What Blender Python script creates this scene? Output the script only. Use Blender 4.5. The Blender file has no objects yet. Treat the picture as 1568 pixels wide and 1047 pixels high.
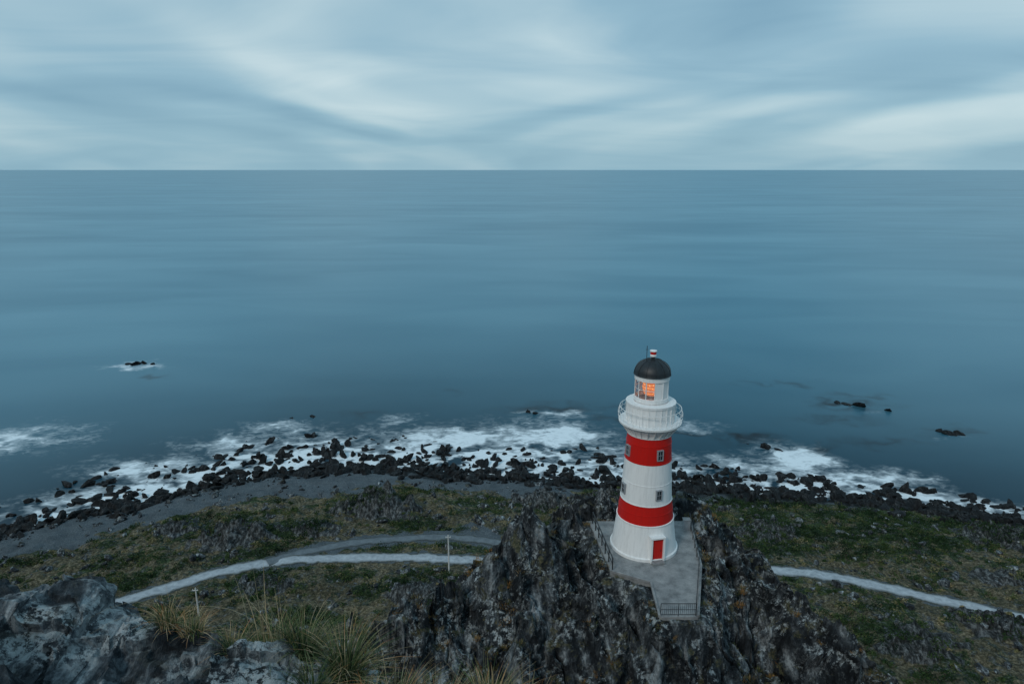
import bpy, math, numpy as np
from mathutils import Vector, Matrix
rng = np.random.default_rng(7)
scene = bpy.context.scene
scene.view_settings.view_transform = 'Standard'
scene.view_settings.look = 'None'
scene.view_settings.exposure = 0
rad = math.radians

# ------------------------------------------------------------------ noise
def hsh(ix, iy, s):
    n = (ix.astype(np.int64) * 374761393 + iy.astype(np.int64) * 668265263 + s * 144269504) & 0xffffffff
    n = ((n ^ (n >> 13)) * 1274126177) & 0xffffffff
    return (n ^ (n >> 16)) / 4294967296.0
def pn(x, y, s=0):
    x0 = np.floor(x); y0 = np.floor(y); fx = x - x0; fy = y - y0
    def g(dx, dy):
        a = 6.28318 * hsh(x0 + dx, y0 + dy, s)
        return np.cos(a) * (fx - dx) + np.sin(a) * (fy - dy)
    u = fx**3 * (fx * (fx * 6 - 15) + 10); v = fy**3 * (fy * (fy * 6 - 15) + 10)
    a = g(0, 0); b = g(1, 0); c = g(0, 1); d = g(1, 1)
    return 1.5 * ((a + (b - a) * u) + ((c + (d - c) * u) - (a + (b - a) * u)) * v)
def fbm(x, y, o=5, s=0, g=0.5):
    t = 0; a = 1
    for i in range(o):
        t = t + a * pn(x, y, s + i * 13); x = x * 2.03 + 5.1; y = y * 2.03 - 3.7; a *= g
    return t
def ridged(x, y, o=5, s=0, g=0.5):
    t = 0; a = 1
    for i in range(o):
        t = t + a * (1 - 2 * np.abs(pn(x, y, s + i * 13))); x = x * 2.03 + 5.1; y = y * 2.03 - 3.7; a *= g
    return t
def facet(x, y, s=0, tilt=1.0):
    x0 = np.floor(x); y0 = np.floor(y)
    best = np.full(x.shape, 1e9); val = np.zeros(x.shape)
    for dx in (-1, 0, 1):
        for dy in (-1, 0, 1):
            cx = x0 + dx; cy = y0 + dy
            px = cx + hsh(cx, cy, s); py = cy + hsh(cx, cy, s + 1)
            d = (x - px)**2 + (y - py)**2
            h = hsh(cx, cy, s + 2) - .5 + tilt * ((hsh(cx, cy, s + 3) - .5) * (x - px) + (hsh(cx, cy, s + 4) - .5) * (y - py))
            m = d < best
            val = np.where(m, h, val); best = np.where(m, d, best)
    return val
def sstep(a, b, x):
    t = np.clip((x - a) / (b - a), 0, 1); return t * t * (3 - 2 * t)

# ------------------------------------------------------------------ mesh helpers
def mesh_obj(name, V, F, mats, attrs=None, smooth=False, parent=None, midx=None):
    me = bpy.data.meshes.new(name)
    V = np.asarray(V, dtype=np.float32); F = np.asarray(F, dtype=np.int32)
    k = F.shape[1]
    me.vertices.add(len(V)); me.vertices.foreach_set("co", V.ravel())
    me.loops.add(F.size); me.loops.foreach_set("vertex_index", F.ravel())
    me.polygons.add(len(F)); me.polygons.foreach_set("loop_start", np.arange(0, F.size, k, dtype=np.int32))
    if midx is not None: me.polygons.foreach_set("material_index", np.asarray(midx, dtype=np.int32))
    me.polygons.foreach_set("use_smooth", np.full(len(F), smooth))
    me.update(calc_edges=True)
    if attrs:
        for kk, a in attrs.items():
            at = me.attributes.new(kk, 'FLOAT', 'POINT'); at.data.foreach_set("value", np.asarray(a, dtype=np.float32).ravel())
    if not isinstance(mats, (list, tuple)): mats = [mats]
    for m in mats: me.materials.append(m)
    ob = bpy.data.objects.new(name, me); scene.collection.objects.link(ob)
    if parent: ob.parent = parent
    return ob
def grid(xs, ys):
    X, Y = np.meshgrid(xs, ys); nx = len(xs); ny = len(ys)
    i = np.arange(nx * ny).reshape(ny, nx)
    F = np.stack([i[:-1, :-1], i[:-1, 1:], i[1:, 1:], i[1:, :-1]], -1).reshape(-1, 4)
    return X, Y, F
def axis(lo, hi, step, far_lo, far_hi, n=26):
    mid = np.arange(lo, hi + step / 2, step)
    a = lo - (np.geomspace(step * 2, lo - far_lo, n)) if far_lo < lo else np.array([])
    b = hi + (np.geomspace(step * 2, far_hi - hi, n)) if far_hi > hi else np.array([])
    return np.concatenate([a[::-1], mid, b])
def empty(name, loc=(0, 0, 0)):
    e = bpy.data.objects.new(name, None); e.location = loc; scene.collection.objects.link(e); e.empty_display_size = .5
    return e
def lathe(name, prof, mat, parent, seg=72, smooth=True, a0=0, a1=360):
    full = (a1 - a0) >= 360
    n = seg if full else seg + 1
    V = []
    for i in range(n):
        a = rad(a0 + (a1 - a0) * i / seg)
        for r, h in prof: V.append((r * math.cos(a), r * math.sin(a), h))
    m = len(prof); F = []
    for i in range(seg):
        j = (i + 1) % n
        for k in range(m - 1): F.append((i * m + k, j * m + k, j * m + k + 1, i * m + k + 1))
    ob = mesh_obj(name, V, F, mat, smooth=smooth, parent=parent)
    if smooth:
        try: ob.data.set_sharp_from_angle(angle=rad(35))
        except Exception: pass
    return ob
class Acc:
    def __init__(s): s.V = []; s.F = []
    def box(s, c, size, rot=0.0):
        b = len(s.V); cx, cy, cz = c; hx, hy, hz = [q / 2 for q in size]; ca, sa = math.cos(rot), math.sin(rot)
        for dz in (-hz, hz):
            for dx, dy in ((-hx, -hy), (hx, -hy), (hx, hy), (-hx, hy)):
                s.V.append((cx + dx * ca - dy * sa, cy + dx * sa + dy * ca, cz + dz))
        for f in ((0, 3, 2, 1), (4, 5, 6, 7), (0, 1, 5, 4), (1, 2, 6, 5), (2, 3, 7, 6), (3, 0, 4, 7)): s.F.append([b + q for q in f])
    def tube(s, p, q, r, n=8, r2=None):
        p = Vector(p); q = Vector(q); r2 = r if r2 is None else r2
        d = (q - p).normalized(); u = d.orthogonal().normalized(); v = d.cross(u); b = len(s.V)
        for c, rr in ((p, r), (q, r2)):
            for i in range(n):
                a = 6.28318 * i / n; s.V.append(tuple(c + rr * (math.cos(a) * u + math.sin(a) * v)))
        for i in range(n):
            j = (i + 1) % n; s.F.append([b + i, b + j, b + n + j, b + n + i])
    def make(s, name, mat, parent=None, smooth=False): return mesh_obj(name, s.V, s.F, mat, parent=parent, smooth=smooth)

# ------------------------------------------------------------------ material helpers
class MT:
    def __init__(s, name):
        s.m = bpy.data.materials.new(name); s.m.use_nodes = True; s.nt = s.m.node_tree
        s.b = s.nt.nodes["Principled BSDF"]; s.geo = s.nt.nodes.new("ShaderNodeNewGeometry"); s.pos = s.geo.outputs["Position"]
    def n(s, t): return s.nt.nodes.new(t)
    def l(s, a, b): s.nt.links.new(a, b)
    def put(s, inp, v):
        if isinstance(v, bpy.types.NodeSocket): s.l(v, inp)
        elif isinstance(v, (tuple, list)) and len(v) == 3 and inp.type == 'RGBA': inp.default_value = (*v, 1)
        else: inp.default_value = v
    def mapping(s, vec, scale=(1, 1, 1), rot=(0, 0, 0)):
        k = s.n("ShaderNodeMapping"); s.l(vec, k.inputs[0]); k.inputs["Scale"].default_value = scale; k.inputs["Rotation"].default_value = rot
        return k.outputs[0]
    def noise(s, scale, det=4, ro=.5, vec=None, dist=0):
        k = s.n("ShaderNodeTexNoise"); s.l(vec or s.pos, k.inputs["Vector"]); k.inputs["Scale"].default_value = scale
        k.inputs["Detail"].default_value = det; k.inputs["Roughness"].default_value = ro; k.inputs["Distortion"].default_value = dist
        return k.outputs["Fac"]
    def ramp(s, fac, pts):
        k = s.n("ShaderNodeValToRGB"); s.l(fac, k.inputs[0]); e = k.color_ramp.elements
        while len(e) < len(pts): e.new(.5)
        for q, (p, c) in zip(e, pts):
            q.position = p; q.color = (*c, 1) if isinstance(c, (tuple, list)) else (c, c, c, 1)
        return k.outputs[0]
    def mix(s, f, a, b, mode='MIX'):
        k = s.n("ShaderNodeMix"); k.data_type = 'RGBA'; k.blend_type = mode
        s.put(k.inputs[0], f); s.put(k.inputs[6], a); s.put(k.inputs[7], b); return k.outputs[2]
    def math(s, op, a, b=0.0, clamp=False):
        k = s.n("ShaderNodeMath"); k.operation = op; k.use_clamp = clamp; s.put(k.inputs[0], a); s.put(k.inputs[1], b); return k.outputs[0]
    def attr(s, name):
        k = s.n("ShaderNodeAttribute"); k.attribute_name = name; return k.outputs["Fac"]
    def up(s):
        k = s.n("ShaderNodeSeparateXYZ"); s.l(s.geo.outputs["Normal"], k.inputs[0]); return k.outputs[2]
    def bump(s, h, strength, dist, prev=None):
        k = s.n("ShaderNodeBump"); s.l(h, k.inputs["Height"]); k.inputs["Strength"].default_value = strength; k.inputs["Distance"].default_value = dist
        if prev: s.l(prev, k.inputs["Normal"])
        return k.outputs[0]
    def fin(s, col=None, rough=None, nrm=None, spec=None):
        if col is not None: s.put(s.b.inputs["Base Color"], col)
        if rough is not None: s.put(s.b.inputs["Roughness"], rough)
        if nrm is not None: s.l(nrm, s.b.inputs["Normal"])
        if spec is not None: s.b.inputs["Specular IOR Level"].default_value = spec
        return s.m

def rock_mat(name, k, lichen=.6, dark=1.0, moss=.5, rot=.35, lth=.52, ls=1.0, mth=.53):
    t = MT(name)
    st = t.mapping(t.pos, (1.0 * k, .32 * k, .32 * k), (rot, .35, .85))
    a = t.noise(1.15, 8, .64, st, .5); big = t.noise(.20 * k, 4, .6); fine = t.noise(5 * k, 7, .72)
    d = dark
    c = t.ramp(t.math('ADD', t.math('MULTIPLY', a, .78), t.math('MULTIPLY', fine, .22)),
        [(.40, (.005 * d, .007 * d, .009 * d)), (.49, (.022 * d, .027 * d, .032 * d)), (.55, (.080 * d, .092 * d, .100 * d)), (.63, (.31 * d, .335 * d, .345 * d))])
    c = t.mix(t.ramp(big, [(.45, 0), (.57, .9)]), c, t.mix(.70, c, (.006, .008, .010)))
    li = t.math('MULTIPLY', t.ramp(t.noise(2.2 * k * ls, 9, .78), [(lth, 0), (lth + .06, 1)]), t.ramp(t.noise(.5 * k, 4, .6), [(.44, .05), (.54, 1)]))
    li = t.math('MULTIPLY', li, t.ramp(t.up(), [(.15, .35), (.55, 1)]))
    c = t.mix(t.math('MULTIPLY', li, lichen), c, (.40, .44, .45))
    mo = t.math('MULTIPLY', t.ramp(t.noise(.7 * k, 8, .7), [(mth, 0), (mth + .07, 1)]), t.ramp(t.up(), [(.35, 0), (.65, 1)]))
    c = t.mix(t.math('MULTIPLY', mo, moss), c, t.mix(t.ramp(fine, [(.4, 0), (.6, 1)]), (.028, .034, .014), (.12, .10, .048)))
    b = t.bump(a, 1.0, .6 / k); b = t.bump(fine, .7, .07 / k, b)
    return t.fin(c, .85, b, .25)

M_crag = rock_mat("crag_rock", 1.0, .9, 1.0, .8, lth=.51)
M_near = rock_mat("near_rock", 2.6, .95, 1.9, .2, lth=.465, ls=1.5)
M_shore = rock_mat("wet_shore_rock", 1.2, .03, .20, 0)
M_shore.node_tree.nodes["Principled BSDF"].inputs["Roughness"].default_value = .7
M_boul = rock_mat("inland_boulder", 1.0, .7, 1.4, .4)

def plain(name, col, rough=.6, var=.15, scale=3, metal=0, bump=0.0):
    t = MT(name); f = t.noise(scale, 8, .65)
    c = t.mix(t.ramp(f, [(.35, 0), (.7, 1)]), tuple(q * (1 - var) for q in col), tuple(min(1, q * (1 + var)) for q in col))
    nr = t.bump(f, .3, bump) if bump else None
    t.b.inputs["Metallic"].default_value = metal
    return t.fin(c, rough, nr)

def painted(name, col):
    t = MT(name)
    st = t.mapping(t.pos, (3.0, 3.0, .30)); f = t.noise(1.6, 8, .7, st); g = t.noise(14, 6, .6)
    c = t.mix(t.ramp(f, [(.46, 0), (.78, .5)]), col, tuple(q * .6 + .01 for q in col))
    c = t.mix(t.ramp(g, [(.62, 0), (.74, .25)]), c, (.25, .22, .19))
    return t.fin(c, .42, t.bump(f, .15, .01), .35)
M_white = painted("white_paint", (.84, .84, .83)); M_red = painted("red_paint", (.58, .012, .008))
M_dome = plain("dome_dark_paint", (.012, .016, .020), .5, .3)
M_blk = plain("black_steel", (.02, .022, .025), .5, .3)
t = MT("concrete"); f1 = t.noise(.8, 8, .7); f2 = t.noise(9, 6, .7)
c = t.ramp(f1, [(.35, (.13, .137, .14)), (.5, (.23, .237, .24)), (.66, (.33, .335, .33))]); c = t.mix(t.ramp(f2, [(.52, 0), (.7, .4)]), c, (.09, .095, .095))
M_conc = t.fin(c, .9, t.bump(f2, .3, .02))
M_grey = plain("grey_frame", (.30, .32, .34), .6)
M_wood = plain("weathered_pole", (.62, .63, .62), .8, .15)
t = MT("window_glass"); M_dark = t.fin((.02, .03, .04), .08, None, .6)
t = MT("lantern_glass"); t.b.inputs["Transmission Weight"].default_value = .9; t.b.inputs["IOR"].default_value = 1.1; M_glass = t.fin((.8, .85, .88), .03)
t = MT("lit_lens"); t.b.inputs["Emission Strength"].default_value = 1.1
sz_ = t.n("ShaderNodeSeparateXYZ"); t.l(t.pos, sz_.inputs[0])
lc = t.ramp(t.math('FRACT', t.math('MULTIPLY', sz_.outputs[2], 4.0)), [(0, (.80, .09, .012)), (.5, (1, .34, .05)), (1, (.40, .03, .01))])
t.l(lc, t.b.inputs["Emission Color"])
M_lens = t.fin((.6, .2, .06), .2)

# ------------------------------------------------------------------ coast & terrain functions
SX = [-3000, -400, -260, -170, -132, -118, -102.6, -86.3, -64.9, -38.2, -17.1, 3.2, 22.8, 60.6, 87.7, 111.9, 135.8, 170, 260, 400, 3000]
SY = [-900, 20, 90, 136, 156, 167, 174, 187.5, 195.5, 197, 192.5, 190.5, 187, 182, 178, 171.5, 163, 147, 100, 30, -900]
def shoreY(x): return np.interp(x, SX, SY)
def shore_d(x, y): return shoreY(x) - y + 2.8 * fbm(x / 14, y / 14, 4, 3)
DZ = [-400, -25, 0, 3, 12, 30, 60, 100, 120, 150, 220, 600, 4000]
ZZ = [-30, -3, 0, .9, 2.4, 5.2, 8, 11, 16, 35, 62, 120, 300]
PLAT = [(7.3, 58.6), (16.9, 58.6), (15.9, 51), (13.9, 44.3), (11.0, 44.3), (11.2, 48.6), (8.2, 50.2)]
Z0 = 58.6
def seg_d(x, y, a, b):
    dx, dy = b[0] - a[0], b[1] - a[1]; q = np.clip(((x - a[0]) * dx + (y - a[1]) * dy) / (dx * dx + dy * dy), 0, 1)
    return np.hypot(x - a[0] - q * dx, y - a[1] - q * dy), q
def poly_d(x, y, P):
    ins = np.zeros(x.shape, bool); d = np.full(x.shape, 1e9)
    for i in range(len(P)):
        a = P[i]; b = P[(i + 1) % len(P)]; d = np.minimum(d, seg_d(x, y, a, b)[0])
        c = ((a[1] > y) != (b[1] > y)) & (x < (b[0] - a[0]) * (y - a[1]) / (b[1] - a[1] + 1e-12) + a[0]); ins ^= c
    return np.where(ins, 0, d)
def crest(x, y, P, sl):
    h = np.full(x.shape, -1e9)
    for a, b in zip(P[:-1], P[1:]):
        d, q = seg_d(x, y, a, b); h = np.maximum(h, a[2] + (b[2] - a[2]) * q - sl * d)
    return h
CL = [(-18, 43, 53), (-11.8, 46, 57.0), (-6.9, 47, 57.4), (-3.4, 49, 58.4), (-.75, 50.5, 59.4), (1.7, 53, 61.0), (3.8, 55, 58.6), (6.2, 60, 58.8), (8.8, 62, 60.2)]
CR = [(17.8, 59.5, 59.5), (18.9, 56, 58.2), (20.3, 53, 57.2), (23.6, 49, 56.2), (25.4, 46, 55.0), (28, 43, 54), (32, 38, 47)]
CM = [(3, 50, 58.2), (6.5, 47, 57.8), (9.2, 45.5, 57.8), (10.5, 42.5, 57.0)]
CN = [(1.0, 50, 59.0), (0.0, 44, 55.5), (1.5, 38, 50), (3, 30, 42)]
CQ = [(18.9, 54, 57.5), (19.5, 46, 53.5), (21.5, 38, 48), (24, 30, 41)]
def crag(x, y):
    wx = x + 1.6 * fbm(x / 4.5, y / 4.5, 4, 21); wy = y + 1.4 * fbm(x / 4.5, y / 4.5, 4, 31)
    dp = poly_d(x, y, PLAT)
    h = np.maximum.reduce([crest(wx, wy, CL, 1.2), crest(wx, wy, CR, 1.25), crest(wx, wy, CM, 1.4), crest(wx, wy, CN, 1.25), crest(wx, wy, CQ, 1.25), Z0 - .3 - 1.5 * poly_d(wx, wy, PLAT)])
    u = wx * .75 + wy * .66; v = -wx * .66 + wy * .75
    det = 2.1 * facet(u / 2.8, v / 4.6, 40, 1.5) + .95 * facet(u / 1.2, v / 2.1, 50, 1.4) \
        + .45 * ridged(u / 2.4, v / 5.0, 5, 60, .52) + .15 * facet(u / .42, v / .7, 70, 1.3) + .7 * fbm(x / 4, y / 4, 4, 65) - .35
    k = sstep(.15, 1.6, dp)
    r = np.where(dp < .01, Z0 - .35, (h + det * (.2 + .8 * k)) * k + (Z0 - .3 + .2 * det) * (1 - k))
    # sharp leaning pinnacle left of the tower
    for sx_, sy_, sz_, sl in ((1.75, 52.8, 63.6, 2.3), (.6, 52.0, 61.9, 2.0), (3.0, 52.6, 61.6, 2.4), (-1.6, 50.2, 60.6, 2.0), (19.6, 53.6, 58.8, 2.2)):
        q = np.hypot((x - sx_) * 1.0 + .35 * (y - sy_), (y - sy_) * .7) + .25 * facet(x / .7, y / .9, 75, 1.2)
        r = np.maximum(r, sz_ - sl * q + .12 * facet(x / .3, y / .4, 77, 1.2))
    return r, k
CAMC = [(-14, 4.5, 87.6), (-6.5, 6.8, 86.75), (-4.95, 7.0, 86.5), (-4.5, 6.95, 86.0), (-2.9, 6.9, 85.85), (-1.9, 6.7, 85.4), (-.9, 6.55, 85.0), (.35, 6.5, 84.75), (1.1, 6.1, 84.1), (2, 5, 83.2), (3, 3.5, 82.5), (9, 0, 82)]
def camhill(x, y):
    cy = np.interp(x, [c[0] for c in CAMC], [c[1] for c in CAMC]); cz = np.interp(x, [c[0] for c in CAMC], [c[2] for c in CAMC])
    cz = np.where(x > 9, 82 - (x - 9) * .5, cz)
    over = y - cy
    h = np.where(over > 0, cz - 1.7 * over, cz + .02 * np.clip(-over, 0, 8))
    h = h + (89.3 - h) * sstep(-.3, -2.2, y) * sstep(9, 3, np.abs(x))
    return h
def camdet(x, y):
    u = x * .85 + y * .5; v = -x * .5 + y * .85
    return .50 * facet(u / 1.5 + .3 * pn(x, y, 3), v / 1.1, 80, 1.0) + .17 * facet(u / .5, v / .55, 90, 1.3) + .04 * facet(u / .15, v / .2, 95, 1.3) + .07 * ridged(u / .8, v / .8, 6, 97, .5)
KN = [(-36, 161, 8, 3.4), (-30, 158, 5, 2.4), (-65, 143.5, 7, 2.6), (-48, 147, 5, 1.8), (62, 150, 6, 2), (118, 150, 7, 3), (8, 168, 6, 2.4), (23, 160, 9, 4.5), (31, 164, 6, 3), (90, 110, 6, 2.5), (104, 128, 4, 1.6), (-18, 118, 5, 1.6), (128, 140, 8, 2.4), (72, 104, 5, 2), (54, 112, 4, 1.6), (98, 98, 7, 2.2), (-50, 122, 4, 1.2), (-82, 150, 5, 1.5)]
def base(x, y):
    d = shore_d(x, y)
    z = np.interp(d, DZ, ZZ)
    land = sstep(4, 25, d)
    z = z + land * (1.1 * fbm(x / 22, y / 22, 4, 5) + .6 * fbm(x / 5, y / 5, 4, 6)) + sstep(-3, 4, d) * .25 * fbm(x / 2, y / 2, 3, 8)
    rk = np.zeros(x.shape)
    for kx, ky, r, h in KN:
        q = np.hypot((x - kx) / 1.4, y - ky) / r + .45 * pn(x / 3, y / 3, 15); w = sstep(1.1, .2, q)
        z = z + w * h * (.75 + .6 * facet(x / 1.6, y / 1.3, 17) + .3 * ridged(x / 2, y / 2, 4, 19)); rk = np.maximum(rk, sstep(1.15, .8, q))
    return z, d, rk
ROAD = [(-110, 86), (-92, 102), (-81, 112.5), (-72.9, 119.5), (-65.6, 125), (-57.7, 129.3), (-47.7, 132.8), (-33.9, 134.9), (-19.3, 134.6), (-4.9, 133.4), (12, 133.5), (34, 134), (51.9, 131.8), (64.6, 128.3), (76.3, 124.3), (86.8, 119.5), (98.1, 113.9), (116, 104), (142, 90), (190, 60)]
TRACK = [(-53, 131.5), (-46, 136.5), (-39, 140), (-27.7, 143.5), (-15.8, 145), (-3.6, 142), (6, 135.5)]
def spline(P, step=1.0):
    P = np.array(P, float); out = []
    for i in range(len(P) - 1):
        p0 = P[max(i - 1, 0)]; p1 = P[i]; p2 = P[i + 1]; p3 = P[min(i + 2, len(P) - 1)]; n = max(2, int(np.linalg.norm(p2 - p1) / step))
        for k in range(n):
            q = k / n; out.append(.5 * ((2 * p1) + (-p0 + p2) * q + (2 * p0 - 5 * p1 + 4 * p2 - p3) * q * q + (-p0 + 3 * p1 - 3 * p2 + p3) * q**3))
    out.append(P[-1]); return np.array(out)
RS = spline(ROAD); TS = spline(TRACK)
def line_z(S):
    z = base(S[:, 0], S[:, 1])[0]; k = np.ones(21) / 21; return np.convolve(np.pad(z, 10, mode='edge'), k, mode='valid')
RZ = line_z(RS); TZ = line_z(TS)
def near_line(x, y, S, Z):
    d = np.full(x.shape, 1e9); z = np.zeros(x.shape)
    for i in range(0, len(S)):
        q = np.hypot(x - S[i, 0], y - S[i, 1]); m = q < d; d = np.where(m, q, d); z = np.where(m, Z[i], z)
    return d, z
FG = (-11, 3.5, .6, 10.5)
OC = (-24, 37, 24, 70)
def inset(x, y, R, m):
    return sstep(0, m, np.minimum(np.minimum(x - R[0], R[1] - x), np.minimum(y - R[2], R[3] - y)))

# ground sheet
gx = axis(-150, 150, .6, -4000, 4000, 30); gy = np.concatenate([-(np.geomspace(1, 4000, 25))[::-1], np.arange(0, 88, 1.6), np.arange(88, 214, .55), [220, 240, 300]])
X, Y, F = grid(gx, gy); x = X.ravel(); y = Y.ravel()
z, d, rk = base(x, y)
near = (np.abs(x) < 200) & (y > 60) & (y < 160)
rd = np.full(x.shape, 99.); rz = np.zeros(x.shape); td = rd.copy(); tz = rz.copy()
rd[near], rz[near] = near_line(x[near], y[near], RS, RZ); td[near], tz[near] = near_line(x[near], y[near], TS, TZ)
w = sstep(5, 2.6, td); z = z * (1 - w) + (tz - .10) * w
w = sstep(6, 3, rd); z = z * (1 - w) + (rz - .10) * w
ck = crest(x, y, CL, 1.2); h2 = np.maximum.reduce([ck, crest(x, y, CR, 1.25), crest(x, y, CN, 1.25), crest(x, y, CQ, 1.25), Z0 - .4 - 1.5 * poly_d(x, y, PLAT)])
z = np.maximum(z, h2 - 5.0 * inset(x, y, OC, 5)); z = np.maximum(z, camhill(x, y) - 1.2 * inset(x, y, FG, 1.0))
rocky = np.maximum(rk, (y < 84) * (np.abs(x) < 45) * 1.0)
gw = np.interp(x, [-140, -100, -60, -30, -10, 5, 25, 60, 140], [32, 29, 26, 17, 18, 22, 8, 5, 6])
gravel = sstep(gw + 4, gw - 4, d + 7 * fbm(x / 12, y / 9, 3, 77))
gravel = np.maximum(gravel, sstep(4.4, 1.4, td + 1.6 * fbm(x / 3, y / 3, 3, 71)) * .9); gravel = np.maximum(gravel, sstep(3.2, 1.4, rd + 1.2 * fbm(x / 3, y / 3, 3, 72)) * .7)
fan = np.exp(-(((x + 12) / 9)**2 + ((y - 147) / 5)**2)); gravel = np.maximum(gravel, sstep(.35, .7, fan + .3 * fbm(x / 4, y / 4, 3, 73)))
green = np.clip(.38 + .75 * fbm(x / 16, y / 8, 4, 88) + .4 * sstep(30, 60, x) * sstep(135, 150, y), 0, 1)
t = MT("coastal_ground")
n1 = t.noise(.35, 8, .7); n2 = t.noise(1.7, 8, .8)
g = t.ramp(n2, [(.38, (.006, .014, .006)), (.5, (.028, .050, .018)), (.62, (.11, .155, .058))])
tan = t.ramp(n2, [(.38, (.032, .029, .018)), (.5, (.135, .116, .070)), (.62, (.37, .315, .21))])
f = t.math('ADD', t.math('MULTIPLY', t.attr("green"), .8), t.math('MULTIPLY', t.math('SUBTRACT', n1, .5), 4.2), True)
c = t.mix(t.ramp(f, [(.28, 0), (.46, 1)]), tan, g)
c = t.mix(t.ramp(t.noise(.12, 6, .65), [(.47, 0), (.58, .7)]), c, t.mix(.55, c, (.008, .018, .008)))
c = t.mix(t.ramp(t.noise(.7, 8, .75), [(.53, 0), (.60, .85)]), c, t.ramp(n2, [(.40, (.014, .016, .018)), (.60, (.22, .23, .235))]))
gv = t.ramp(t.noise(4, 8, .8), [(.34, (.045, .060, .072)), (.52, (.13, .16, .18)), (.70, (.32, .36, .38))])
gv = t.mix(t.ramp(t.noise(.25, 5, .6), [(.42, 0), (.64, .45)]), gv, (.05, .066, .078))
gm = t.math('ADD', t.attr("gravel"), t.math('MULTIPLY', t.math('SUBTRACT', n1, .5), 1.2))
c = t.mix(t.ramp(gm, [(.42, 0), (.6, 1)]), c, gv)
rc = t.ramp(t.noise(1.6, 9, .75, t.mapping(t.pos, (1, .5, .5), (0, 0, .5))), [(.40, (.010, .012, .014)), (.5, (.055, .062, .068)), (.62, (.27, .29, .295))])
c = t.mix(t.ramp(t.attr("rocky"), [(.4, 0), (.7, .9)]), c, rc)
wet = t.attr("wet"); c = t.mix(wet, c, (.010, .014, .016))
M_ground = t.fin(c, .9, t.bump(n2, 1.0, .8), .2)
wetv = sstep(8, 3, d + 2 * fbm(x / 4, y / 4, 3, 66))
mesh_obj("ground", np.stack([x, y, z], -1), F, M_ground, {"gravel": gravel, "green": green, "rocky": rocky, "wet": wetv}, smooth=True)

def ground_z(px, py):
    px = np.atleast_1d(np.asarray(px, float)); py = np.atleast_1d(np.asarray(py, float))
    z, d, rk = base(px, py)
    td, tz = near_line(px, py, TS, TZ); w = sstep(5, 2.6, td); z = z * (1 - w) + (tz - .10) * w
    rd, rz = near_line(px, py, RS, RZ); w = sstep(6, 3, rd); z = z * (1 - w) + (rz - .10) * w
    return z, d, rd, td

X, Y, F = grid(np.arange(OC[0], OC[1], .125), np.arange(OC[2], OC[3], .125)); x = X.ravel(); y = Y.ravel()
zc, kk = crag(x, y); zb = base(x, y)[0]
zz = np.maximum(zc, zb); edge = 1 - inset(x, y, OC, 5)
zz = zz - 1.0 * edge
sh = .6 * fbm(x / 2.2, zz / 2.2, 4, 111); sh2 = .4 * fbm(zz / 1.8, x / 2.2 + y / 3, 4, 131)
mesh_obj("rock_outcrop", np.stack([x + sh2 * kk, y + sh * kk, zz], -1), F, M_crag, smooth=False)
X, Y, F = grid(np.arange(FG[0], FG[1], .035), np.arange(FG[2], FG[3], .035)); x = X.ravel(); y = Y.ravel()
zz = camhill(x, y) + camdet(x, y) - .15
sh = .12 * fbm(x * 2.2, zz * 2.2, 4, 121)
mesh_obj("foreground_rock", np.stack([x + sh, y + sh, zz], -1), F, M_near, smooth=False)

# ------------------------------------------------------------------ roads
def strip(name, S, Z, wid, mat, lift):
    T = np.gradient(S, axis=0); T /= np.linalg.norm(T, axis=1)[:, None]; Nn = np.stack([-T[:, 1], T[:, 0]], -1)
    cols = np.linspace(-1, 1, 9); V = []
    jl = .7 * fbm(S[:, 0] / 3, S[:, 1] / 3, 3, 200); jr = .7 * fbm(S[:, 0] / 3, S[:, 1] / 3, 3, 210)
    for c in cols:
        off = c * wid / 2 + (jl if c < 0 else jr) * abs(c)
        V.append(np.stack([S[:, 0] + Nn[:, 0] * off, S[:, 1] + Nn[:, 1] * off, Z + lift - .07 * abs(c)**3], -1))
    V = np.stack(V, 1).reshape(-1, 3); n = len(cols); i = np.arange(len(S) * n).reshape(len(S), n)
    F = np.stack([i[:-1, :-1], i[:-1, 1:], i[1:, 1:], i[1:, :-1]], -1).reshape(-1, 4)
    ac = np.tile(np.abs(cols), len(S)); return mesh_obj(name, V, F, mat, {"across": ac}, smooth=True)
def road_mat(name, hi, lo, edge):
    t = MT(name); n = t.noise(.8, 9, .72); ac = t.attr("across")
    c = t.mix(t.ramp(n, [(.38, 0), (.62, 1)]), lo, hi)
    c = t.mix(t.ramp(t.math('ADD', ac, t.math('MULTIPLY', t.math('SUBTRACT', n, .5), 1.3)), [(.55, 0), (.95, 1)]), c, edge)
    return t.fin(c, .92, t.bump(t.noise(6, 6, .7), .5, .05), .15)
strip("gravel_road", RS, RZ, 3.6, road_mat("road_gravel", (.44, .48, .51), (.27, .30, .33), (.07, .078, .07)), .03)
strip("gravel_track", TS, TZ, 3.2, road_mat("track_gravel", (.17, .20, .22), (.11, .13, .145), (.06, .07, .07)), .03)

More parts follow.
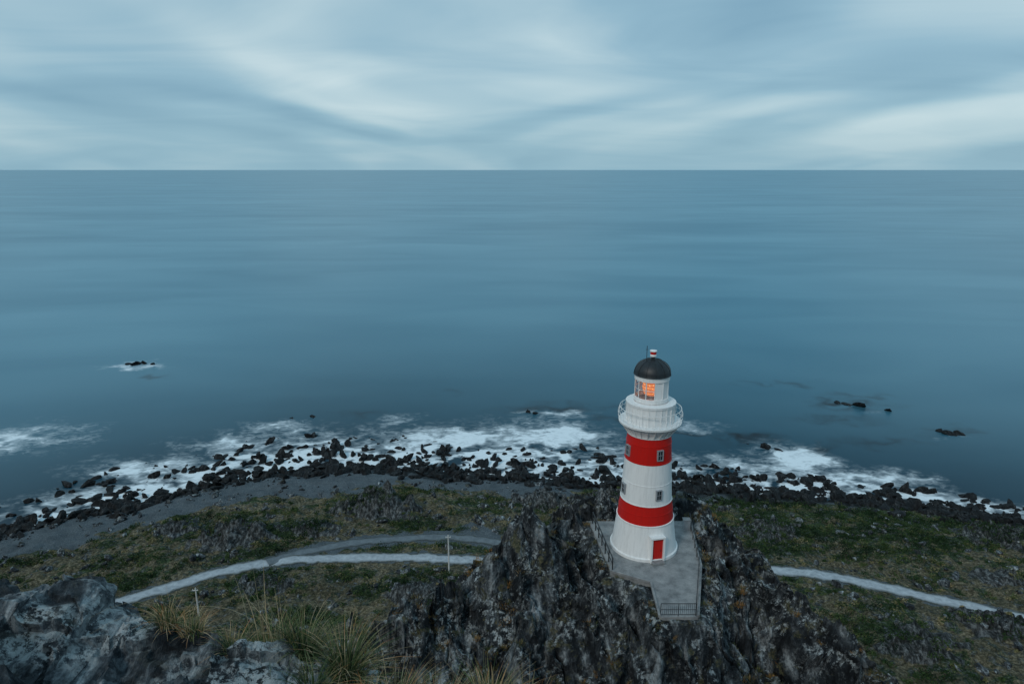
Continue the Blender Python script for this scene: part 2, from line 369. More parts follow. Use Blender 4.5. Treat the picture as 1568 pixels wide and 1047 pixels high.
# ------------------------------------------------------------------ sea
sx = axis(-200, 200, .7, -40000, 40000, 34); sy = np.concatenate([-(np.geomspace(2, 3000, 14))[::-1], np.arange(0, 140, 10), np.arange(140, 270, .6), np.geomspace(271, 340, 60), np.geomspace(342, 2000, 60), np.geomspace(2100, 40000, 30)])
X, Y, F = grid(sx, sy); x = X.ravel(); y = Y.ravel()
ds = -(shore_d(x, y))
W = np.interp(x, [-260, -200, -140, -118, -95, -80, -60, -42, -25, 0, 18, 28, 45, 60, 75, 92, 108, 122, 140, 200], [14, 18, 34, 42, 56, 58, 48, 48, 54, 58, 64, 52, 40, 34, 38, 46, 34, 26, 20, 12])
I = np.interp(x, [-260, -140, -118, -95, -60, -42, -20, 15, 28, 45, 60, 72, 92, 108, 125, 150], [.3, .8, 1.0, 1.2, 1.15, 1.15, 1.4, 1.4, 1.1, .95, .95, 1.1, 1.35, 1.25, 1.15, .9])
wxx = x + 6 * fbm(x / 12, y / 12, 3, 301); wyy = y + 5 * fbm(x / 12, y / 12, 3, 311)
nn = fbm(wxx / 13, wyy / 7, 5, 320, .5); rr = ridged(wxx / 9, wyy / 4.5, 4, 330, .5)
foam = I * sstep(1.0, -.15, ds / W) * sstep(-6, 0, ds) * np.clip(.76 + 1.15 * nn + .10 * rr, 0, 1.25)
for bx, by, ax, ay, s in [(-84, 233, 10, 6, .9), (-94, 217, 16, 7, .95), (-172, 222, 18, 11, .85), (-43, 241, 6, 5, .45), (-19, 222, 26, 10, 1.1), (12, 226, 18, 11, 1.2), (20, 246, 8, 4, .85), (5, 247, 6, 3, .5), (65, 233, 10, 5, .5), (92, 204, 10, 10, 1.15), (72, 200, 9, 5, .8), (108, 190, 16, 5, .9), (-178, 311, 13, 3.6, .95), (-183, 318, 8, 3, .4), (140, 248, 8, 3, .12), (156, 222, 5, 2, .25), (-55, 214, 20, 6, .95), (-112, 197, 18, 8, .85)]:
    foam = np.maximum(foam, s * np.exp(-(((wxx - bx) / ax)**2 + ((wyy - by) / ay)**2)) * np.clip(.85 + .6 * nn, 0, 1.3))
foam = np.clip(foam * 1.15, 0, 1)
dd_ = np.clip(ds, 0, 99999); shal = .80 * np.exp(-(dd_ / 120.)**1.3) + .20 * np.exp(-dd_ / 400.)
dk = np.zeros(x.shape)
for bx, by, ax, ay, s in [(8, 250, 10, 4, .8), (134, 257, 12, 5, .9), (143, 268, 12, 3, .5), (115, 285, 12, 3, .5), (80, 222, 12, 4, .8), (57, 226, 10, 4, .6), (156, 228, 10, 4, .6), (125, 218, 14, 3, .4), (-60, 246, 10, 3, .4), (-25, 275, 6, 3, .4), (-160, 295, 6, 2, .4), (20, 252, 14, 5, .6), (45, 240, 12, 4, .5), (30, 256, 20, 4, .4), (100, 214, 10, 4, .5), (120, 240, 14, 3, .35)]:
    dk = np.maximum(dk, s * np.exp(-(((wxx - bx) / ax)**2 + ((wyy - by) / ay)**2)) * np.clip(.9 + 1.2 * nn, 0, 1.5))
t = MT("sea_water")
st = t.mapping(t.pos, (.0012, .005, 1), (0, 0, .06)); big = t.noise(1.0, 3, .5, st, .6)
st2 = t.mapping(t.pos, (.006, .014, 1), (0, 0, -.12)); mid = t.noise(1.0, 2, .45, st2, .8)
c = t.mix(t.ramp(t.math('ADD', t.math('MULTIPLY', big, .6), t.math('MULTIPLY', mid, .4)), [(.36, 0), (.64, 1)]), (.045, .205, .300), (.115, .310, .410))
c = t.mix(t.attr("shallow"), c, (.0002, .024, .044))
c = t.mix(t.math('MULTIPLY', t.attr("reef"), .95, True), c, (.0003, .004, .008))
fn = t.noise(.38, 7, .62, t.mapping(t.pos, (.8, 1.3, 1)), .9)
fm = t.math('ADD', t.attr("foam"), t.math('MULTIPLY', t.math('MULTIPLY', t.math('SUBTRACT', fn, .54), 1.9), t.ramp(t.attr("foam"), [(0, 0), (.25, 1), (.8, .8), (1, .6)])), True)
fmr = t.ramp(fm, [(.04, 0), (.5, .36), (.95, 1)])
c = t.mix(fmr, c, (.80, .87, .91))
rg = t.math('ADD', t.math('MULTIPLY', fmr, .5), .30, True)
M_sea = t.fin(c, rg, None, .20); t.b.inputs["IOR"].default_value = 1.33
mesh_obj("sea", np.stack([x, y, np.zeros(x.shape)], -1), F, M_sea, {"foam": foam, "shallow": shal, "reef": dk}, smooth=True)

# ------------------------------------------------------------------ rocks
import bmesh
def ico(sub):
    bm = bmesh.new(); bmesh.ops.create_icosphere(bm, subdivisions=sub, radius=1.0)
    V = np.array([v.co[:] for v in bm.verts]); F = np.array([[v.index for v in f.verts] for f in bm.faces]); bm.free(); return V, F
ICO = {1: ico(1), 2: ico(2), 3: ico(3)}
def rocks(items, sub=2, cuts=9):
    V0, F0 = ICO[sub]; VV = []; FF = []
    for i, (cx, cy, cz, s, fl) in enumerate(items):
        v = V0.copy()
        for k in range(cuts):
            n = rng.normal(size=3); n /= np.linalg.norm(n); dd = rng.uniform(.35, .8); q = v @ n - dd
            v -= np.clip(q, 0, None)[:, None] * n * .95
        v += rng.normal(size=v.shape) * .04
        sc = s * np.array([rng.uniform(.8, 1.7), rng.uniform(.55, 1.1), fl * rng.uniform(.6, 1.4)]); v = v * sc
        a = rng.uniform(0, 6.28); ca, sa = math.cos(a), math.sin(a)
        tx = rng.normal() * .4; v[:, 2] += v[:, 0] * tx
        v = np.stack([v[:, 0] * ca - v[:, 1] * sa + cx, v[:, 0] * sa + v[:, 1] * ca + cy, v[:, 2] + cz], -1)
        VV.append(v); FF.append(F0 + i * len(V0))
    return np.concatenate(VV), np.concatenate(FF)
N = 6800
rx = rng.uniform(-150, 150, N); off = rng.normal(0, 4.5, N)
far = rng.random(N) < .40; spread = np.interp(rx, [-150, -120, -90, -60, 0, 30, 60, 150], [24, 36, 36, 28, 24, 28, 18, 12]); off[far] = rng.random(far.sum())**1.3 * spread[far]
dens = fbm(rx / 8, off / 4, 3, 401); keep = dens > np.where(off > 4, .05, -.4); rx = rx[keep]; off = off[keep]
ry = shoreY(rx) + off; gz = base(rx, ry)[0]
s = .25 + .45 * rng.random(len(rx))**3.2 * 4.2
mz = np.maximum(gz, -.3) + s * .10
V, Fc = rocks(list(zip(rx, ry, mz, s, np.full(len(rx), .8))), 2, 8)
mesh_obj("shore_boulders", V, Fc, M_shore)
def sea_rock(parts):
    V, Fc = rocks(parts, 3, 12); return mesh_obj("sea_rock", V, Fc, M_shore)
sea_rock([(-180, 315, .1, 3.2, .5), (-176.5, 316, .0, 2.4, .35), (-184, 314.5, -.1, 2.2, .35), (-173, 315, -.3, 1.6, .4)])
sea_rock([(134, 257, -.3, 3.0, .3), (138, 255.5, -.2, 3.0, .3), (130, 258.5, -.4, 2.6, .28)])
sea_rock([(146, 250.5, -.1, 2.6, .4), (149.5, 249.3, -.3, 2.0, .3)])
sea_rock([(155, 226.5, 0, 2.8, .35), (158.8, 225, -.1, 2.4, .35), (151.5, 228.5, -.3, 2.2, .25)])
sea_rock([(6, 248, -.2, 2.0, .5), (9, 247, -.3, 1.8, .4)])
sea_rock([(-75, 243, -.2, 1.7, .5), (-83, 242, -.2, 1.3, .5)])
sea_rock([(86, 214, 0, 3.0, .45), (90, 212, -.2, 2.3, .4), (81, 216, -.4, 2.2, .3), (75, 220, -.4, 1.8, .3)])
big = []
for bx, by, n, sp in [(-92, 196, 8, 6), (-84, 206, 6, 5), (-62, 207, 14, 9), (-33, 205, 14, 9), (-20, 198, 7, 5), (4, 197, 8, 7), (28, 199, 14, 8), (48, 192, 16, 10), (60, 190, 10, 7), (88, 186, 7, 6), (110, 180, 9, 7), (-118, 182, 10, 9), (-128, 168, 8, 7), (126, 173, 8, 7), (-105, 193, 8, 7), (38, 207, 6, 5)]:
    for k in range(n):
        q = rng.normal(size=2) * sp * .5; big.append((bx + q[0] * 1.6, by + q[1] * .7, .1, rng.uniform(.7, 2.1), .85))
V, Fc = rocks(big, 3, 11); mesh_obj("shore_boulders", V, Fc, M_shore)
N = 5200; rx = rng.uniform(-130, 140, N); ry = rng.uniform(92, 192, N); gz, gd, grd, gtd = ground_z(rx, ry)
k = (gd > 6) & (grd > 3.2) & (gtd > 2.8) & (fbm(rx / 12, ry / 9, 3, 411) > -.05); rx, ry, gz = rx[k], ry[k], gz[k]
s = .18 + .8 * rng.random(len(rx))**4 * 1.6
V, Fc = rocks(list(zip(rx, ry, gz + s * .1, s, np.full(len(rx), .75))), 1, 5); mesh_obj("scattered_stones", V, Fc, M_boul)

# ------------------------------------------------------------------ scrub (leafy clumps)
def leaf_cloud(cx, cy, cz, R, H, n, size, tn):
    m = len(cx); tot = m * n
    th = rng.uniform(0, 6.283, tot); q = rng.random(tot)**.45; el = np.arccos(rng.uniform(0, 1, tot))
    RR = np.repeat(R, n); HH = np.repeat(H, n)
    lob = 1 + .35 * np.sin(th * 3 + np.repeat(rng.uniform(0, 6, m), n)) * np.sin(el * 3 + 1)
    P = np.stack([RR * lob * q * np.sin(el) * np.cos(th), RR * lob * q * np.sin(el) * np.sin(th), HH * lob * q * np.cos(el)], -1)
    P += np.stack([np.repeat(cx, n), np.repeat(cy, n), np.repeat(cz, n)], -1)
    a = rng.normal(size=(tot, 3)); a /= np.linalg.norm(a, axis=1)[:, None]; b = np.cross(a, rng.normal(size=(tot, 3))); b /= np.linalg.norm(b, axis=1)[:, None]
    sz = (size * rng.uniform(.6, 1.4, tot))[:, None]
    V = np.stack([P + a * sz, P - a * sz * .5 + b * sz * .6, P - a * sz * .5 - b * sz * .6], 1).reshape(-1, 3)
    return V, np.arange(tot * 3).reshape(-1, 3), np.repeat(np.clip(np.repeat(tn, n) * .85 + .25 * rng.random(tot) * q, 0, 1), 3)
t = MT("scrub_leaves")
sc = t.ramp(t.attr("tone"), [(0, (.006, .016, .008)), (.4, (.020, .046, .015)), (.65, (.060, .095, .030)), (.85, (.16, .15, .07)), (1, (.30, .25, .15))]); M_scrub = t.fin(sc, .8, None, .15)
N = 10500; rx = rng.uniform(-125, 145, N); ry = rng.uniform(90, 190, N); gz, gd, grd, gtd = ground_z(rx, ry)
gwl = np.interp(rx, [-140, -100, -60, -30, -10, 5, 25, 60, 140], [32, 29, 26, 17, 18, 22, 8, 5, 6])
dn = fbm(rx / 15, ry / 8, 4, 88) + .6 * sstep(25, 50, rx) * sstep(132, 145, ry) + .12
k = (gd > gwl + 2) & (grd > 3.3) & (gtd > 3) & (dn > rng.uniform(-.25, .4, N)); rx, ry, gz, dnn = rx[k], ry[k], gz[k], dn[k]
R = rng.uniform(.35, 1.3, len(rx)) * (1 + 1.0 * np.clip(dnn, 0, 1))
tn = np.clip(rng.random(len(rx)) * .8 + .35 - .7 * np.clip(dnn, 0, .8), 0, 1)
V, Fc, tone = leaf_cloud(rx, ry, gz - .05, R, R * .62, 72, .18, tn); mesh_obj("coastal_scrub", V, Fc, M_scrub, {"tone": tone})

# ------------------------------------------------------------------ grass blades
def blades(roots, L, lean, wid, segs=4):
    n = len(roots); ts = np.linspace(0, 1, segs + 1); side = np.stack([-lean[:, 1], lean[:, 0]], -1); side /= (np.linalg.norm(side, axis=1)[:, None] + 1e-6)
    ang = rng.uniform(-1, 1, n); V = []
    for q in ts:
        c = roots + np.stack([lean[:, 0] * L * q**1.8, lean[:, 1] * L * q**1.8, L * (q - .45 * np.hypot(lean[:, 0], lean[:, 1]) * q**2.6)], -1)
        w = (wid * (1 - q * .92))[:, None] * np.concatenate([side * np.cos(ang)[:, None] + np.stack([np.sin(ang)] * 2, -1) * .5, np.zeros((n, 1))], 1)
        V += [c - w, c + w]
    V = np.stack(V, 1); k = 2 * (segs + 1)
    f = np.array([[2 * i, 2 * i + 1, 2 * i + 3, 2 * i + 2] for i in range(segs)])
    F = (f[None] + (np.arange(n) * k)[:, None, None]).reshape(-1, 4)
    return V.reshape(-1, 3), F, k
def tones(T, k, gain):
    q = np.repeat(np.linspace(-.5, .5, k // 2), 2)
    return np.clip(T[:, None] + gain * q[None, :], 0, 1).ravel()
def grass_mat(name, pts):
    t = MT(name); c = t.ramp(t.attr("tone"), pts); return t.fin(c, .65, None, .2)
M_gr = grass_mat("tussock_blades", [(0, (.012, .022, .010)), (.25, (.030, .06, .022)), (.5, (.085, .13, .045)), (.72, (.27, .22, .11)), (.9, (.54, .41, .26)), (1, (.50, .22, .08))])
M_rg = grass_mat("dry_crag_grass", [(0, (.05, .075, .025)), (.5, (.19, .15, .06)), (1, (.38, .19, .06))])
def tussock(clumps, name, mat, wid=.006):
    R = []; L = []; LE = []; T = []
    for cx, cy, n, r, ln, tmean in clumps:
        a = rng.uniform(0, 6.283, n); q = r * np.sqrt(rng.random(n)); px = cx + q * np.cos(a); py = cy + q * np.sin(a)
        pz = camhill(px, py) + camdet(px, py) - .2
        R.append(np.stack([px, py, pz], -1)); L.append(ln * rng.uniform(.4, 1.2, n)); m = rng.uniform(.15, 1.15, n)
        LE.append(np.stack([np.cos(a) * m * .85 + .12, np.sin(a) * m * .85], -1) + rng.normal(size=(n, 2)) * .16); T.append(np.clip(rng.normal(tmean, .22, n), 0, 1))
    R = np.concatenate(R); L = np.concatenate(L); LE = np.concatenate(LE); T = np.concatenate(T)
    V, F, k = blades(R, L, LE, wid * rng.uniform(.6, 1.3, len(R)), 5); return mesh_obj(name, V, F, mat, {"tone": tones(T, k, .55)})
for cl in ([(-2.75, 6.75, 620, .18, .66, .38), (-2.35, 6.65, 460, .16, .60, .38)], [(-4.0, 6.9, 240, .13, .40, .6), (-3.7, 6.85, 160, .12, .36, .66)],
           [(-1.85, 6.5, 560, .18, .60, .45)], [(-1.3, 6.45, 560, .18, .60, .5)], [(-.8, 6.4, 460, .17, .62, .55)], [(-.25, 6.4, 420, .16, .60, .55)], [(.2, 6.35, 380, .15, .58, .6)], [(-3.2, 6.75, 220, .13, .38, .55)],
           [(-2.1, 6.1, 220, .14, .40, .35)], [(-1.5, 6.0, 260, .14, .45, .6)], [(-.6, 6.0, 260, .14, .45, .5)]):
    tussock(cl, "tussock_grass", M_gr)
R = []
for cx, cy, n in [(-2.6, 6.7, 16), (-2.9, 6.8, 8), (-1.3, 6.4, 9), (-.4, 6.4, 8), (-3.95, 6.85, 7), (.2, 6.3, 6)]:
    px = cx + rng.normal(size=n) * .08; py = cy + rng.normal(size=n) * .08; R.append(np.stack([px, py, camhill(px, py) - .1], -1))
R = np.concatenate(R); n = len(R); V, F, k = blades(R, rng.uniform(.6, 1.05, n), rng.normal(size=(n, 2)) * .3 + np.array([-.15, 0]), np.full(n, .005), 6)
mesh_obj("seed_stalks", V, F, M_gr, {"tone": np.full(n * k, .82)})
N = 2800; cx = rng.uniform(-14, 28, N); cy = rng.uniform(34, 60, N); h0, k0 = crag(cx, cy); e = .3
hx = crag(cx + e, cy)[0] - crag(cx - e, cy)[0]; hy = crag(cx, cy + e)[0] - crag(cx, cy - e)[0]
ok = (np.hypot(hx, hy) < .75) & (h0 > 47) & (h0 < 61) & (poly_d(cx, cy, PLAT) > .3) & (fbm(cx / 5, cy / 5, 3, 501) > -.08); cx, cy, h0 = cx[ok], cy[ok], h0[ok]
m = 60; n = len(cx) * m; a = rng.uniform(0, 6.283, n); q = .30 * np.sqrt(rng.random(n)) * np.repeat(rng.uniform(.6, 1.9, len(cx)), m)
R = np.stack([np.repeat(cx, m) + q * np.cos(a), np.repeat(cy, m) + q * np.sin(a), np.repeat(h0, m) - .06], -1)
V, F, k = blades(R, rng.uniform(.15, .45, n), np.stack([np.cos(a), np.sin(a)], -1) * rng.uniform(.2, .9, n)[:, None], np.full(n, .016), 3)
mesh_obj("crag_grass", V, F, M_rg, {"tone": np.repeat(np.clip(np.repeat(rng.random(len(cx)), m) + rng.normal(size=n) * .15, 0, 1), k)})

# ------------------------------------------------------------------ concrete terrace
terr = empty("concrete_terrace", (0, 0, 0))
P = PLAT; n = len(P); V = [(a, b, Z0 - .9) for a, b in P] + [(a, b, Z0) for a, b in P]
me = bpy.data.meshes.new("slab"); me.from_pydata(V, [], [tuple(reversed(range(n, 2 * n)))] + [(i, (i + 1) % n, n + (i + 1) % n, n + i) for i in range(n)])
me.materials.append(M_conc); bm = bmesh.new(); bm.from_mesh(me); bmesh.ops.recalc_face_normals(bm, faces=bm.faces); bm.to_mesh(me); bm.free()
ob = bpy.data.objects.new("slab", me); scene.collection.objects.link(ob); ob.parent = terr
a = Acc()
for i in (1, 2, 4, 5):
    p = P[i]; q = P[(i + 1) % n]; L = math.hypot(q[0] - p[0], q[1] - p[1]); a.box(((p[0] + q[0]) / 2, (p[1] + q[1]) / 2, Z0 + .07), (L - .02, .16, .2), math.atan2(q[1] - p[1], q[0] - p[0]))
a.make("kerb", M_conc, terr)
def railing(pts, h=1.1, step=1.2, r=.022, infill=False, rr=None):
    e = empty("safety_railing"); a = Acc(); b = Acc()
    for p, q in zip(pts[:-1], pts[1:]):
        L = math.dist(p, q); n = max(1, round(L / step)); p = Vector(p); q = Vector(q)
        for i in range(n + 1):
            c = p.lerp(q, i / n); a.tube(c, c + Vector((0, 0, h)), r * 1.3)
        for f in (1, .52): b.tube(p + Vector((0, 0, h * f)), q + Vector((0, 0, h * f)), r if f < 1 else r * 1.3)
        if infill:
            b.tube(p + Vector((0, 0, .12)), q + Vector((0, 0, .12)), r)
            m = int(L / .14)
            for i in range(1, m): c = p.lerp(q, i / m); b.tube(c + Vector((0, 0, .12)), c + Vector((0, 0, h)), r * .5, 5)
    a.make("posts", M_blk, e); b.make("rails", M_blk, e); return e
railing([(11.1, 44.45, Z0), (13.75, 44.45, Z0)], 1.05, 1.3, .022, True)
railing([(13.8, 44.7, Z0), (15.7, 51, Z0), (16.7, 58.2, Z0)], 1.05, 1.6)
railing([(8.35, 50.4, Z0), (7.6, 58.2, Z0)], 1.15, 1.3, .04)
bx = empty("equipment_cabinet", (16.2, 57.3, Z0)); a = Acc(); a.box((0, 0, .45), (.6, .5, .9)); a.make("body", M_grey, bx); a = Acc(); a.box((0, 0, .93), (.7, .6, .05)); a.make("lid", M_conc, bx)

# ------------------------------------------------------------------ lighthouse
LH = empty("lighthouse", (11.7, 54.5, Z0))
lathe("plinth", [(2.95, .004), (2.95, .25), (2.84, .32), (2.72, .9), (2.58, 2.0), (2.46, 2.95), (2.50, 2.97), (2.50, 3.06), (2.42, 3.08)], M_white, LH)
lathe("red_band_lower", [(2.42, 3.08), (2.315, 3.9), (2.335, 3.91), (2.335, 3.97), (2.31, 3.98), (2.21, 4.72)], M_red, LH)
lathe("white_band", [(2.21, 4.72), (2.235, 4.73), (2.235, 4.79), (2.20, 4.80), (2.10, 6.5), (2.12, 6.51), (2.12, 6.57), (2.095, 6.58), (1.985, 8.4)], M_white, LH)
lathe("red_band_upper", [(1.985, 8.4), (2.01, 8.41), (2.01, 8.47), (1.98, 8.48), (1.90, 9.95), (1.925, 9.96), (1.925, 10.02), (1.895, 10.03), (1.83, 10.65)], M_red, LH)
lathe("cornice", [(1.83, 10.65), (1.90, 10.67), (1.92, 10.85), (2.02, 11.05), (2.25, 11.35), (2.38, 11.6), (2.62, 11.64), (2.64, 11.80), (1.9, 11.82)], M_white, LH)
a = Acc()
for i in range(24):
    an = 6.28318 * i / 24; c, s_ = math.cos(an), math.sin(an)
    a.tube((1.88 * c, 1.88 * s_, 10.75), (2.5 * c, 2.5 * s_, 11.6), .05, 6)
a.make("gallery_brackets", M_white, LH)
lathe("watch_room", [(2.0, 11.8), (2.0, 13.25), (2.08, 13.3), (2.10, 13.5), (2.0, 13.52), (1.46, 13.56)], M_white, LH, seg=24, smooth=False)
a = Acc()
for i in range(24):
    an = 6.28318 * i / 24; c, s_ = math.cos(an), math.sin(an); a.box((2.01 * c, 2.01 * s_, 12.53), (.07, .07, 1.42), an)
a.make("watch_room_ribs", M_white, LH)
a = Acc()
nb = 30
def bulge(an, q):
    r = 2.56 + .14 * math.sin(q * math.pi); return (r * math.cos(an), r * math.sin(an), 11.8 + 1.15 * q)
for i in range(nb):
    an = 6.28318 * i / nb
    for k in range(4): a.tube(bulge(an, k / 4), bulge(an, (k + 1) / 4), .016, 5)
for q, r in ((1, .03), (.62, .016), (.3, .016)):
    for i in range(60): a.tube(bulge(6.28318 * i / 60, q), bulge(6.28318 * (i + 1) / 60, q), r, 6)
a.make("gallery_railing", M_white, LH)
lathe("lantern_sill", [(1.42, 13.56), (1.46, 13.62), (1.46, 13.95), (1.38, 13.97)], M_white, LH)
lathe("lantern_head", [(1.38, 15.42), (1.46, 15.44), (1.46, 15.80), (1.50, 15.84), (1.3, 15.86)], M_white, LH)
wp = Acc(); gl = Acc(); mu = Acc()
BL = (285, 315, 345)
for i in range(12):
    ac = i * 30 + 15; a0 = rad(ac - 15); a1 = rad(ac + 15); r = 1.39
    p = (r * math.cos(a0), r * math.sin(a0)); q = (r * math.cos(a1), r * math.sin(a1)); mid = ((p[0] + q[0]) / 2, (p[1] + q[1]) / 2)
    rot = math.atan2(q[1] - p[1], q[0] - p[0]); L = math.dist(p, q)
    (wp if ac in BL else gl).box((mid[0], mid[1], 14.69), (L - .02, .03, 1.44), rot)
    mu.tube((p[0], p[1], 13.95), (p[0], p[1], 15.44), .045, 6)
    if ac not in BL: mu.box((mid[0], mid[1], 14.7), (L - .1, .05, .04), rot)
wp.make("lantern_panels", M_white, LH); gl.make("lantern_panes", M_glass, LH); mu.make("lantern_mullions", M_white, LH)
lathe("lens", [(.25, 13.97), (.55, 14.05), (.72, 14.35), (.78, 14.7), (.72, 15.05), (.5, 15.35), (.2, 15.42)], M_lens, LH, 24)
a = Acc()
dr = [(1.56, 15.83)] + [(1.53 * math.cos(rad(q)), 15.90 + 1.25 * math.sin(rad(q))) for q in range(0, 86, 8)] + [(.16, 17.18), (.14, 17.32)]
lathe("dome_roof", dr, M_dome, LH, 36)
for i in range(12):
    an = rad(i * 30)
    for k in range(0, 80, 10):
        f = lambda q: (1.54 * math.cos(rad(q)) * math.cos(an), 1.54 * math.cos(rad(q)) * math.sin(an), 15.90 + 1.26 * math.sin(rad(q)))
        a.tube(f(k), f(k + 10), .02, 5)
a.make("dome_ribs", M_dome, LH)
lathe("finial", [(.12, 17.28), (.24, 17.32), (.27, 17.42), (.22, 17.5), (.22, 17.52)], M_white, LH, 20)
lathe("finial_band", [(.22, 17.52), (.25, 17.54), (.25, 17.70), (.22, 17.72)], M_red, LH, 20)
lathe("finial_cap", [(.22, 17.72), (.30, 17.76), (.30, 17.84), (.02, 17.90)], M_white, LH, 20)
a = Acc(); a.tube((-.60, -.3, 16.9), (-.60, -.3, 18.3), .025); a.tube((-.73, -.3, 18.0), (-.47, -.3, 18.0), .015); a.make("lightning_rod", M_blk, LH)
def face_frame(az, h, r):
    an = rad(az); return Vector((math.sin(an), -math.cos(an), 0)), Vector((math.cos(an), math.sin(an), 0))
def opening(name, az, h, r, w, hh, depth=.13, door=False):
    nrm, sd = face_frame(az, h, r); rot = math.atan2(sd.y, sd.x); c = nrm * (r + .01)
    a = Acc(); 
    for sx_ in (-1, 1): p = c + sd * sx_ * (w / 2 + .04); a.box((p.x, p.y, h), (.08, depth * 2, hh + .16), rot)
    for sz in (-1, 1): a.box((c.x, c.y, h + sz * (hh / 2 + .04)), (w - .004, depth * 2 - .01, .08), rot)
    a.make(name + "_frame", M_grey, LH)
    a = Acc(); p = nrm * (r + .03); a.box((p.x, p.y, h), (w - .006, .1, hh - .006), rot); a.make(name + "_glass", M_dark, LH)
    a = Acc(); p = nrm * (r + .09); a.box((p.x, p.y, h), (.03, .025, hh - .01), rot); a.box((p.x, p.y, h + .0), (w - .01, .03, .03), rot); a.make(name + "_bars", M_grey, LH)
A0 = -12
opening("window_red_front", A0 + 30, 9.3, 1.92, .40, .78); opening("window_red_side", A0 - 58, 9.3, 1.92, .40, .78)
opening("window_white_front", A0 + 29, 5.8, 2.14, .40, .78); opening("window_white_side", A0 - 60, 5.8, 2.14, .40, .78)
nrm, sd = face_frame(A0 + 24, 0, 0); rot = math.atan2(sd.y, sd.x); a = Acc()
c = nrm * 2.75
for sx_ in (-1, 1): p = c + sd * sx_ * .55; a.box((p.x, p.y, 1.1), (.14, .62, 2.2), rot)
a.box((c.x, c.y, 2.27), (1.3, .7, .13), rot); a.make("porch", M_white, LH)
p = nrm * 2.86; a = Acc(); a.box((p.x, p.y, 1.07), (.94, .06, 2.1), rot); a.make("door", M_red, LH)
p = nrm * 2.9 + sd * .32; a = Acc(); a.box((p.x, p.y, 1.05), (.05, .05, .16), rot); a.make("door_handle", M_blk, LH)
a = Acc(); p = nrm * 3.15; a.box((p.x, p.y, .09), (1.1, .6, .17), rot); a.make("door_step", M_conc, LH)

# ------------------------------------------------------------------ poles
def pole(x, y, h, arm=True):
    z = float(ground_z(x, y)[0][0]); e = empty("utility_pole", (x, y, z)); a = Acc(); a.tube((0, 0, -.5), (0, 0, h), .17, 10, .12); a.make("shaft", M_wood, e)
    a = Acc(); a.box((0, -.2, h - .4), (1.1, .1, .12))
    for q in (-.45, 0, .45): a.tube((q, -.2, h - .34), (q, -.2, h - .12), .045, 6)
    a.make("crossarm", M_wood, e)
pole(-13.2, 127, 9.0); pole(-59, 112, 6.0)

# ------------------------------------------------------------------ world, sun, camera
SE, SR = 38, 215
w = bpy.data.worlds.new("World"); scene.world = w; w.use_nodes = True; nt = w.node_tree; N_ = nt.nodes; bg = N_["Background"]
sky = N_.new("ShaderNodeTexSky"); sky.sky_type = 'NISHITA'; sky.sun_disc = False; sky.sun_elevation = rad(SE); sky.sun_rotation = rad(SR)
tc = N_.new("ShaderNodeTexCoord"); sep = N_.new("ShaderNodeSeparateXYZ"); nt.links.new(tc.outputs["Generated"], sep.inputs[0])
def M(op, a, b=0.0, clamp=False):
    k = N_.new("ShaderNodeMath"); k.operation = op; k.use_clamp = clamp
    for i, v in enumerate((a, b)):
        if isinstance(v, (int, float)): k.inputs[i].default_value = v
        else: nt.links.new(v, k.inputs[i])
    return k.outputs[0]
zz = M('ADD', M('MAXIMUM', sep.outputs[2], 0.0), .115)
cx = M('DIVIDE', sep.outputs[0], zz); cy = M('DIVIDE', sep.outputs[1], zz)
cb = N_.new("ShaderNodeCombineXYZ"); nt.links.new(cx, cb.inputs[0]); nt.links.new(cy, cb.inputs[1])
def wn(scale, mscale, rot, det=4, ro=.5, dist=.5, loc=(0, 0, 0)):
    mp = N_.new("ShaderNodeMapping"); mp.inputs["Scale"].default_value = mscale; mp.inputs["Rotation"].default_value = (0, 0, rot); mp.inputs["Location"].default_value = loc
    nt.links.new(cb.outputs[0], mp.inputs[0]); k = N_.new("ShaderNodeTexNoise"); nt.links.new(mp.outputs[0], k.inputs[0])
    k.inputs["Scale"].default_value = scale; k.inputs["Detail"].default_value = det; k.inputs["Roughness"].default_value = ro; k.inputs["Distortion"].default_value = dist
    return k.outputs["Fac"]
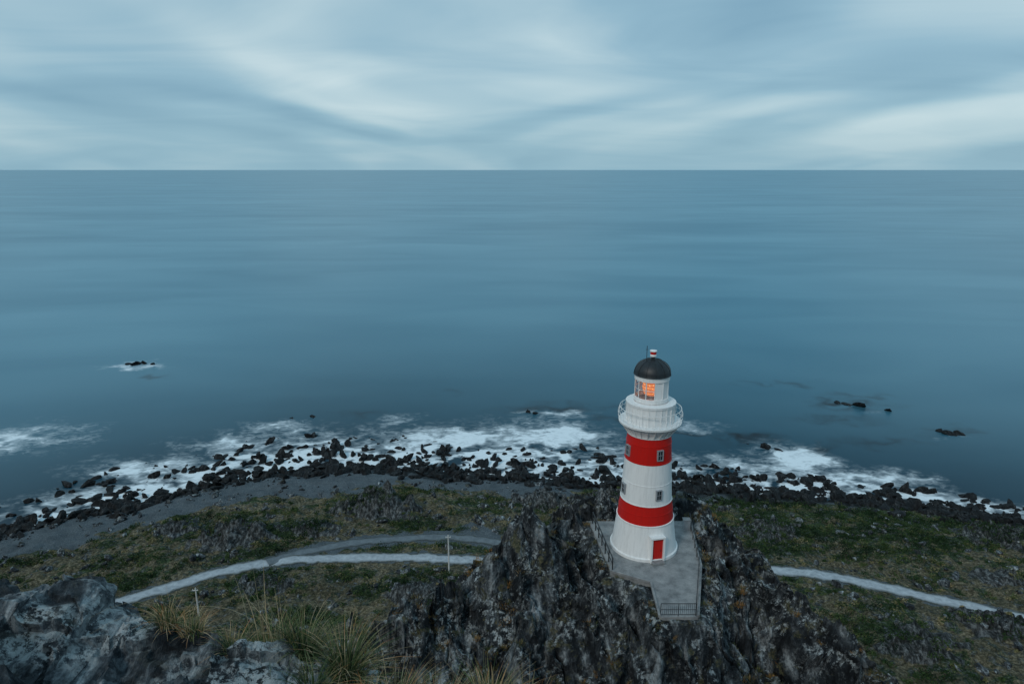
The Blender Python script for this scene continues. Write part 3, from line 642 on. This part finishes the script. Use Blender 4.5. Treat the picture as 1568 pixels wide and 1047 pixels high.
def wr(f, pts):
    k = N_.new("ShaderNodeValToRGB"); nt.links.new(f, k.inputs[0]); e = k.color_ramp.elements
    while len(e) < len(pts): e.new(.5)
    for q, (p, c) in zip(e, pts): q.position = p; q.color = (*c, 1) if isinstance(c, tuple) else (c, c, c, 1)
    return k.outputs[0]
def wm(f, a, b, mode='MIX'):
    k = N_.new("ShaderNodeMix"); k.data_type = 'RGBA'; k.blend_type = mode
    for i, v in ((0, f), (6, a), (7, b)):
        if isinstance(v, (int, float)): k.inputs[i].default_value = v
        elif isinstance(v, tuple): k.inputs[i].default_value = (*v, 1)
        else: nt.links.new(v, k.inputs[i])
    return k.outputs[2]
n1 = wn(.52, (1, .50, 1), .55, 2, .45, .9, (1.3, 2.2, 0)); n2 = wn(1.0, (.6, .9, 1), .25, 4, .5, .9)
cl = M('ADD', M('MULTIPLY', n1, .76), M('MULTIPLY', n2, .24))
col = wr(cl, [(.36, (.17, .33, .45)), (.46, (.27, .45, .56)), (.55, (.43, .59, .66)), (.66, (.66, .78, .80))])
col = wm(1.0, col, (10.6, 10.6, 10.6), 'MULTIPLY')
hz = wr(sep.outputs[2], [(0, 1.0), (.03, .75), (.08, .3), (.14, 0)])
col = wm(M('MULTIPLY', hz, .8), col, (2.8, 4.8, 5.9))
col = wm(.92, sky.outputs[0], col)
nt.links.new(col, bg.inputs["Color"]); bg.inputs["Strength"].default_value = .1

sun = bpy.data.lights.new("sun", 'SUN'); sun.energy = 1.05; sun.angle = rad(12); sun.color = (1, .96, .90)
so = bpy.data.objects.new("sun", sun); scene.collection.objects.link(so)
sd_ = Vector((math.sin(rad(SR)) * math.cos(rad(SE)), math.cos(rad(SR)) * math.cos(rad(SE)), math.sin(rad(SE))))
so.rotation_euler = sd_.to_track_quat('Z', 'Y').to_euler(); so.location = (0, 0, 150)

cam = bpy.data.cameras.new("camera"); co = bpy.data.objects.new("camera", cam); scene.collection.objects.link(co)
cam.lens = 24; cam.sensor_width = 36; cam.clip_end = 100000; cam.clip_start = .1
co.location = (0, 0, 91); co.rotation_euler = (rad(90 - 14.25), 0, 0); scene.camera = co
